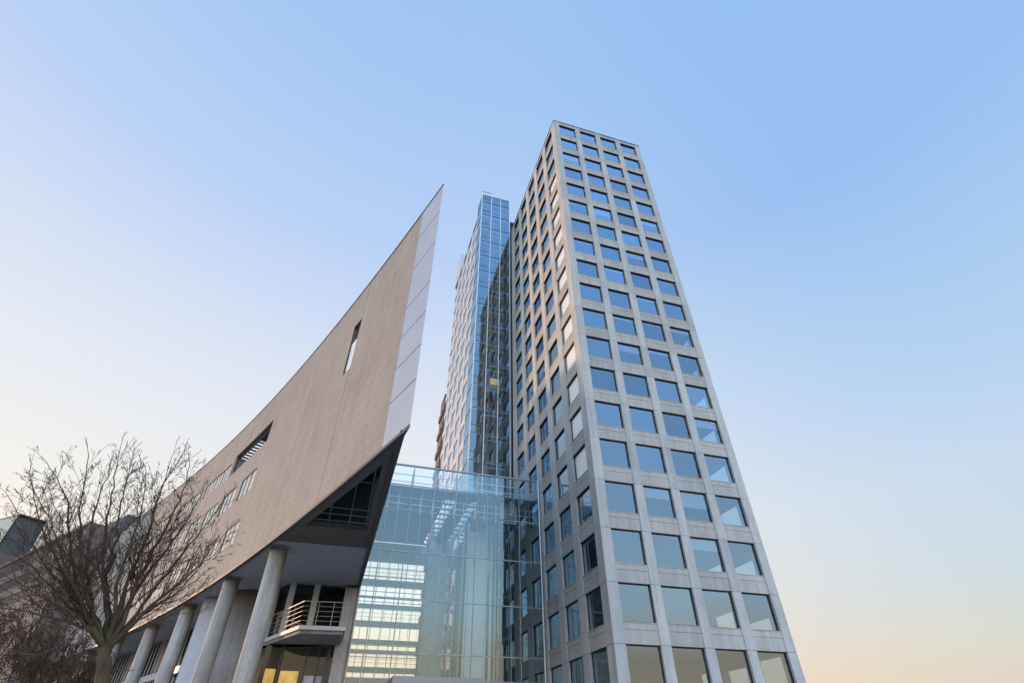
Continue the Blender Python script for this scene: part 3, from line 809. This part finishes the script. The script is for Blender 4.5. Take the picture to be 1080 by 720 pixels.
e1 = (t1-t0); e2 = (t2-t0); e1.z = e2.z = 0
cnr = [(t0.x, t0.y), (t1.x, t1.y), (t1.x+e2.x*2, t1.y+e2.y*2), (t0.x+e2.x*2, t0.y+e2.y*2)]
def inset_poly(p, k):
    mx, my = sum(q[0] for q in p)/4, sum(q[1] for q in p)/4
    return [(mx+(q[0]-mx)*k, my+(q[1]-my)*k) for q in p]
mb = MB(); mb.prism(cnr, 0, zt-8); mb.build('wall', M['redbrick'], blk)
mb = MB(); mb.prism(inset_poly(cnr, .98), zt-8, zt-.3); mb.build('slate_storey', M['slate'], blk)
mb = MB(); mb.prism(inset_poly(cnr, 1.06), zt-.3, zt); mb.build('roof', M['coping'], blk)
a, b = Vector((*cnr[0], 0)), Vector((*cnr[3], 0)); off = Vector((-.25, -.2, 0))
mb = MB(); mb.face([tuple(b+off+Vector((0, 0, zt-.4))), tuple(a+off+Vector((0, 0, zt-.4))), tuple(a+off*3+Vector((0, 0, zt-16))), tuple(b+off*3+Vector((0, 0, zt-16)))][::-1]); mb.build('side_glazing', M['paleglass'], blk)
g0, g1 = at(58, 537, 148), at(73, 538, 148)
tur = thing('glass_turret', (g0.x, g0.y, 0), 'small glass stair turret glowing orange between the dark roofs', 'turret')
d = (g1-g0); d.z = 0; dn = Vector((-d.y, d.x, 0))
P4 = [(g0.x, g0.y), (g1.x, g1.y), (g1.x+dn.x, g1.y+dn.y), (g0.x+dn.x, g0.y+dn.y)]
mb = MB(); mb.prism(inset_poly(P4, .97), 20, g0.z-.2); mb.build('glazing', M['orangeglass'], tur)
mb = MB(); mb.prism(inset_poly(P4, .6), 0, 20); mb.prism(inset_poly(P4, .55), 20, g0.z-1); mb.build('core', M['redbrick'], tur)
mb = MB()
for i in range(4):
    (x, y), (X, Y) = P4[i], P4[(i+1) % 4]
    for t in (0, .33, .66): mb.bar((x+(X-x)*t, y+(Y-y)*t, 0), (x+(X-x)*t, y+(Y-y)*t, g0.z), .16)
    zz_ = g0.z
    while zz_ > 20: mb.bar((x, y, zz_), (X, Y, zz_), .14); zz_ -= 2.2
mb.build('frame', M['palesteel'], tur)

# ================================================================== BARE TREES
def tube(mb, pts, rads, n):
    prev = None
    for i, (p, r) in enumerate(zip(pts, rads)):
        d = (pts[min(i+1, len(pts)-1)]-pts[max(i-1, 0)])
        if d.length < 1e-6: d = Vector((0, 0, 1))
        d.normalize(); a = d.cross(Vector((.31, .95, .02))).normalized(); b = d.cross(a)
        ring = [p+(a*math.cos(2*math.pi*k/n)+b*math.sin(2*math.pi*k/n))*r for k in range(n)]
        if prev:
            for k in range(n):
                q = (k+1) % n; mb.face([prev[k], prev[q], ring[q], ring[k]], 0, .5, None, True)
        prev = ring
def rough_line(pts, r, seg, wob, rg):
    """resample a polyline and give it small kinks"""
    out = []
    for a, b in zip(pts, pts[1:]):
        n = max(2, int((b-a).length/seg))
        for i in range(n): out.append(a.lerp(b, i/n))
    out.append(pts[-1])
    return [p+Vector((rg.gauss(0, wob), rg.gauss(0, wob), rg.gauss(0, wob))) if 0 < i < len(out)-1 else p for i, p in enumerate(out)]
def grow(tw, p, d, L, r, depth, rg, rmin, lift=.25):
    n = max(3, int(L/.16)); pts = [p]; dirs = d.normalized()
    cur_d = dirs.copy(); st = L/n
    for i in range(n):
        cur_d = (cur_d+Vector((rg.gauss(0, .13), rg.gauss(0, .13), rg.gauss(0, .10)+lift*.10))).normalized()
        pts.append(pts[-1]+cur_d*st)
    rads = [max(rmin, r*(1-.72*i/n)) for i in range(n+1)]
    tube(tw, pts, rads, 4 if r > .02 else 3)
    if depth <= 0: return
    k = max(2, int(L/(.17 if depth == 1 else .25)))
    for j in range(k):
        t = .16+.84*(j+rg.random()*.8)/k; i = min(n-1, int(t*n))
        base = pts[i].lerp(pts[i+1], rg.random()); dd = (pts[i+1]-pts[i]).normalized()
        ax = Vector((rg.gauss(0, 1), rg.gauss(0, 1), rg.gauss(0, 1))); ax = (ax-dd*ax.dot(dd)).normalized()
        ang = R(rg.uniform(24, 50)); nd = dd*math.cos(ang)+ax*math.sin(ang); nd.z += .15
        grow(tw, base, nd, L*rg.uniform(.28, .5)*(1.15-.6*t), max(rmin, rads[i]*.55), depth-1, rg, rmin, lift)
def tree(name, trunk_px, limbs, dist, rg, label, cat, group, r0, dens=1., rmin=.0056, deep=3):
    base = at(*trunk_px[0], dist); base = Vector((base.x, base.y, 0))
    t = thing(name, tuple(base), label, cat, group)
    tm = MB(); tw = MB()
    tp = [base]+[at(*q, dist) for q in trunk_px]
    pts = rough_line(tp, r0, .4, .02, rg); n = len(pts)
    tube(tm, pts, [r0*(1.25 if i == 0 else 1.0)*(1-.30*i/n) for i in range(n)], 12)
    top = tp[-1]
    for lp in limbs:
        dz = rg.uniform(-1.8, 1.8)
        path = [top.lerp(tp[-2], .1+.15*rg.random())]+[at(*q, dist+dz*(i+1)/len(lp)) for i, q in enumerate(lp)]
        pts = rough_line(path, 0, .3, .026, rg); n = len(pts)
        rl_ = r0*rg.uniform(.22, .38)
        rads = [max(.012, rl_*(1-.90*(i/(n-1))**.8)) for i in range(n)]
        tube(tm, pts, rads, 7)
        length = sum((b-a).length for a, b in zip(pts, pts[1:]))
        k = int(length*3.7*dens)
        for j in range(k):
            q = .22+.78*(j+rg.random())/k; i = min(n-2, int(q*(n-1)))
            dd = (pts[i+1]-pts[i]).normalized()
            ax = Vector((rg.gauss(0, 1), rg.gauss(0, 1), rg.gauss(0, .6))); ax = (ax-dd*ax.dot(dd)).normalized()
            ang = R(rg.uniform(28, 58)); nd = dd*math.cos(ang)+ax*math.sin(ang); nd.z += .35
            grow(tw, pts[i], nd, rg.uniform(.8, 2.3)*(1.12-.6*q), max(rmin, rads[i]*.42), deep, rg, rmin)
        grow(tw, pts[-1], pts[-1]-pts[-3], rg.uniform(.5, 1.0), rads[-1], 2, rg, rmin)
    tm.build('trunk', M['bark'], t); tw.build('crown', M['twig'], t)
    return t
L_ = [[(93, 650), (84, 627), (74, 568), (72, 518), (55, 480)], [(103, 655), (91, 596), (97, 557), (102, 518), (115, 480)],
      [(128, 650), (136, 611), (156, 568), (171, 522), (185, 477)], [(134, 642), (156, 603), (187, 568), (212, 530), (226, 500)],
      [(144, 658), (175, 627), (212, 598), (245, 560)], [(117, 650), (113, 603), (124, 557), (132, 510), (142, 470)],
      [(95, 650), (78, 627), (47, 588), (25, 540), (14, 515)], [(100, 668), (87, 652), (45, 625), (5, 600)],
      [(90, 640), (70, 596), (56, 536), (38, 505)], [(120, 655), (128, 600), (150, 540), (158, 490)], [(98, 662), (60, 650), (20, 640), (-20, 640)],
      [(140, 668), (170, 655), (200, 640), (222, 622)],
      [(100, 650), (88, 610), (84, 560), (90, 500), (94, 465)], [(112, 650), (108, 600), (112, 545), (122, 490), (128, 458)], [(122, 652), (140, 600), (165, 545), (176, 500), (198, 468)],
      [(130, 655), (150, 610), (178, 555), (200, 515), (210, 475)], [(138, 660), (165, 620), (200, 580), (232, 540), (246, 520)], [(92, 652), (72, 610), (52, 565), (40, 525), (34, 490)],
      [(90, 655), (65, 625), (35, 595), (8, 565)], [(96, 655), (80, 640), (50, 640), (15, 622)], [(135, 665), (165, 640), (195, 622), (228, 585), (255, 562)]]
L_ = [[(112+(x-112)*(1.03 if x < 112 else .90), 662-(662-y)*.92) for x, y in l] for l in L_]
tree('bare_tree', [(106, 730), (110, 700), (112, 682)], L_, 22, random.Random(11), 'largest bare winter tree with mossy trunk in front of the curved brick wall', 'tree', 'bare winter trees', .24)
def fan(cx_, cy_, w, h, n, rg):
    out = []
    for i in range(n):
        t = (i+.5)/n*2-1; x = cx_+w*t; y = cy_-h*(1-.45*t*t)*rg.uniform(.75, 1.0)
        out.append([(cx_+w*.25*t, cy_-h*.25), (cx_+w*.6*t+rg.uniform(-4, 4), cy_-h*.6), (x, y)])
    return out
rg = random.Random(5)
tree('bare_tree', [(38, 790), (38, 752)], fan(38, 752, 62, 118, 9, rg), 33, rg, 'low bare tree with dense dark twigs left of the mossy trunk', 'tree', 'bare winter trees', .16, 1.1, .011)
tree('bare_tree', [(-30, 800), (-30, 740)], fan(-30, 745, 62, 105, 8, rg), 29, rg, 'bare tree cut off by the left edge of the photo', 'tree', 'bare winter trees', .15, 1.0, .010)
tree('bare_tree', [(82, 800), (82, 765)], fan(82, 765, 46, 100, 8, rg), 40, rg, 'smallest bare tree, low behind the mossy trunk', 'tree', 'bare winter trees', .15, 1.0, .013)

# ================================================================== GROUND
def noise_ground(name, c1, c2, scale, rough=.9):
    m, nt, out = mat(name); p = N(nt, 'ShaderNodeBsdfPrincipled'); P = pos(nt)
    f = noise(nt, P, scale, 6, .65)
    nt.links.new(ramp(nt, f, [(.3, c1), (.7, c2)]), p.inputs['Base Color']); p.inputs['Roughness'].default_value = rough
    nt.links.new(p.outputs[0], out.inputs[0]); return m
g_m = noise_ground('soil_and_turf', (.05, .065, .025, 1), (.11, .12, .05, 1), .6)
road_m = noise_ground('asphalt', (.04, .04, .043, 1), (.065, .065, .067, 1), 3)
def pave_mat():
    m, nt, out = mat('paving'); p = N(nt, 'ShaderNodeBsdfPrincipled')
    bt = N(nt, 'ShaderNodeTexBrick'); nt.links.new(pos(nt), bt.inputs['Vector']); bt.inputs['Scale'].default_value = 1
    bt.inputs['Brick Width'].default_value = .6; bt.inputs['Row Height'].default_value = .3; bt.inputs['Mortar Size'].default_value = .008
    bt.inputs['Color1'].default_value = (.33, .31, .29, 1); bt.inputs['Color2'].default_value = (.26, .25, .24, 1); bt.inputs['Mortar'].default_value = (.1, .1, .09, 1)
    nt.links.new(bt.outputs[0], p.inputs['Base Color']); p.inputs['Roughness'].default_value = .85
    nt.links.new(p.outputs[0], out.inputs[0]); return m
mb = MB(); mb.face([(-3000, -3000, -.14), (3000, -3000, -.14), (3000, 3000, -.14), (-3000, 3000, -.14)]); tag(mb.build('ground', g_m), kind='structure')
mb = MB(); mb.box(-70, 60, -42, 90, -.13, -.004); tag(mb.build('pavement', pave_mat()), kind='structure')
mb = MB(); mb.face([(-600, -54, -.126), (600, -54, -.126), (600, -43, -.126), (-600, -43, -.126)]); tag(mb.build('road', road_m), kind='structure')
mb = MB()
for i in range(-60, 60): mb.face([(i*9, -48.6, -.122), (i*9+4, -48.6, -.122), (i*9+4, -48.45, -.122), (i*9, -48.45, -.122)])
tag(mb.build('road_markings', M['whiteband']), kind='structure')
mb = MB(); mb.box(-600, 600, -43, -42.7, -.13, .0); tag(mb.build('kerb', M['greywall']), kind='structure')

# ================================================================== SKY AND SUN
SUN_AZ, SUN_EL = R(-41), R(5.5)           # azimuth from +y towards +x
sd = Vector((math.sin(SUN_AZ)*math.cos(SUN_EL), math.cos(SUN_AZ)*math.cos(SUN_EL), math.sin(SUN_EL)))
w = bpy.data.worlds.new('World'); scene.world = w; w.use_nodes = True
nt = w.node_tree; nt.nodes.clear(); out = N(nt, 'ShaderNodeOutputWorld'); bg = N(nt, 'ShaderNodeBackground')
sky = N(nt, 'ShaderNodeTexSky', sky_type='NISHITA'); sky.sun_disc = False
sky.sun_elevation = SUN_EL; sky.sun_rotation = SUN_AZ; sky.altitude = 0; sky.air_density = 1.0; sky.dust_density = 1.5; sky.ozone_density = 1.6
tc = N(nt, 'ShaderNodeTexCoord'); nz = N(nt, 'ShaderNodeVectorMath', operation='NORMALIZE'); nt.links.new(tc.outputs['Generated'], nz.inputs[0])
sp_ = N(nt, 'ShaderNodeSeparateXYZ'); nt.links.new(nz.outputs[0], sp_.inputs[0])
el = math_n(nt, 'DIVIDE', math_n(nt, 'ARCSINE', sp_.outputs[2]), math.pi/2)
def elst(st): return [(max(0, e/90), lin(*c)) for e, c in st]
rA = ramp(nt, el, elst([(0, (255, 200, 160)), (7, (253, 224, 201)), (13, (247, 234, 222)), (18, (239, 237, 233)), (29, (225, 230, 241)), (48, (184, 207, 245)), (65, (162, 197, 242)), (90, (148, 189, 240))]))
rB = ramp(nt, el, elst([(0, (220, 198, 176)), (4, (217, 210, 193)), (7, (212, 215, 208)), (11, (201, 216, 225)), (19, (196, 215, 237)), (27, (179, 207, 240)), (36, (165, 200, 240)), (47, (149, 189, 240)), (90, (148, 191, 240))]))
rC = ramp(nt, el, elst([(0, (205, 172, 142)), (7.5, (215, 184, 152)), (9.5, (222, 208, 190)), (12, (214, 224, 226)), (17, (200, 219, 234)), (27, (172, 204, 240)), (47, (140, 184, 240)), (90, (146, 190, 240))]))  # behind the viewer; tan low band stands in for a building mirrored in windows
hor = N(nt, 'ShaderNodeVectorMath', operation='MULTIPLY'); nt.links.new(nz.outputs[0], hor.inputs[0]); hor.inputs[1].default_value = (1, 1, 0)
hn = N(nt, 'ShaderNodeVectorMath', operation='NORMALIZE'); nt.links.new(hor.outputs[0], hn.inputs[0])
dt = N(nt, 'ShaderNodeVectorMath', operation='DOT_PRODUCT'); nt.links.new(hn.outputs[0], dt.inputs[0]); dt.inputs[1].default_value = (math.sin(SUN_AZ), math.cos(SUN_AZ), 0)
mr = N(nt, 'ShaderNodeMapRange', interpolation_type='SMOOTHSTEP'); nt.links.new(dt.outputs['Value'], mr.inputs[0])
mr.inputs[1].default_value = -.38; mr.inputs[2].default_value = .66
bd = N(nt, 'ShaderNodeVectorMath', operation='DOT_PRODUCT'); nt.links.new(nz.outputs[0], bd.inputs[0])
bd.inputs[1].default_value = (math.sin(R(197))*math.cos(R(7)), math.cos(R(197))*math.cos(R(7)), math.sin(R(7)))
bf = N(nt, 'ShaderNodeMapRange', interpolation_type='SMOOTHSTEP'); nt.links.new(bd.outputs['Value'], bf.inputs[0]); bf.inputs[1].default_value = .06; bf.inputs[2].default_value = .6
grad = mixc(nt, bf.outputs[0], mixc(nt, mr.outputs[0], rB, rA), rC)
nis = mixc(nt, 1., sky.outputs[0], (.10, .10, .10, 1), 'MULTIPLY')
skyc = mixc(nt, .06, mixc(nt, 1., grad, (1.085, 1.085, 1.07, 1), 'MULTIPLY'), nis)
# sky behind the viewer is brightened, as added fill light for the shaded fronts
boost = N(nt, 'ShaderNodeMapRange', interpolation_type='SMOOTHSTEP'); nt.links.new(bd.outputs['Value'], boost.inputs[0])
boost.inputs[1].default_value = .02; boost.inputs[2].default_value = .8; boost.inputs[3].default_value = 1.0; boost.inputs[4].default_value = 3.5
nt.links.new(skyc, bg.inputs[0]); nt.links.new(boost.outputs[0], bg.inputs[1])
nt.links.new(bg.outputs[0], out.inputs[0])
sl = bpy.data.lights.new('sun', 'SUN'); sl.energy = 3.1; sl.angle = R(.6); sl.color = (1, .62, .36)
so = bpy.data.objects.new('sun', sl); col.objects.link(so); so.rotation_euler = (-sd).to_track_quat('-Z', 'Y').to_euler(); so.location = (-60, 60, 60)

scene.view_settings.view_transform = 'Standard'; scene.view_settings.look = 'None'
scene.view_settings.exposure = 0; scene.view_settings.gamma = 1; scene.view_settings.use_curve_mapping = False
scene.render.engine = 'CYCLES'
cy = scene.cycles
cy.max_bounces = 10; cy.diffuse_bounces = 3; cy.glossy_bounces = 5; cy.transparent_max_bounces = 24; cy.transmission_bounces = 6
cy.caustics_reflective = False; cy.caustics_refractive = False; cy.use_denoising = True
cy.sample_clamp_indirect = 6
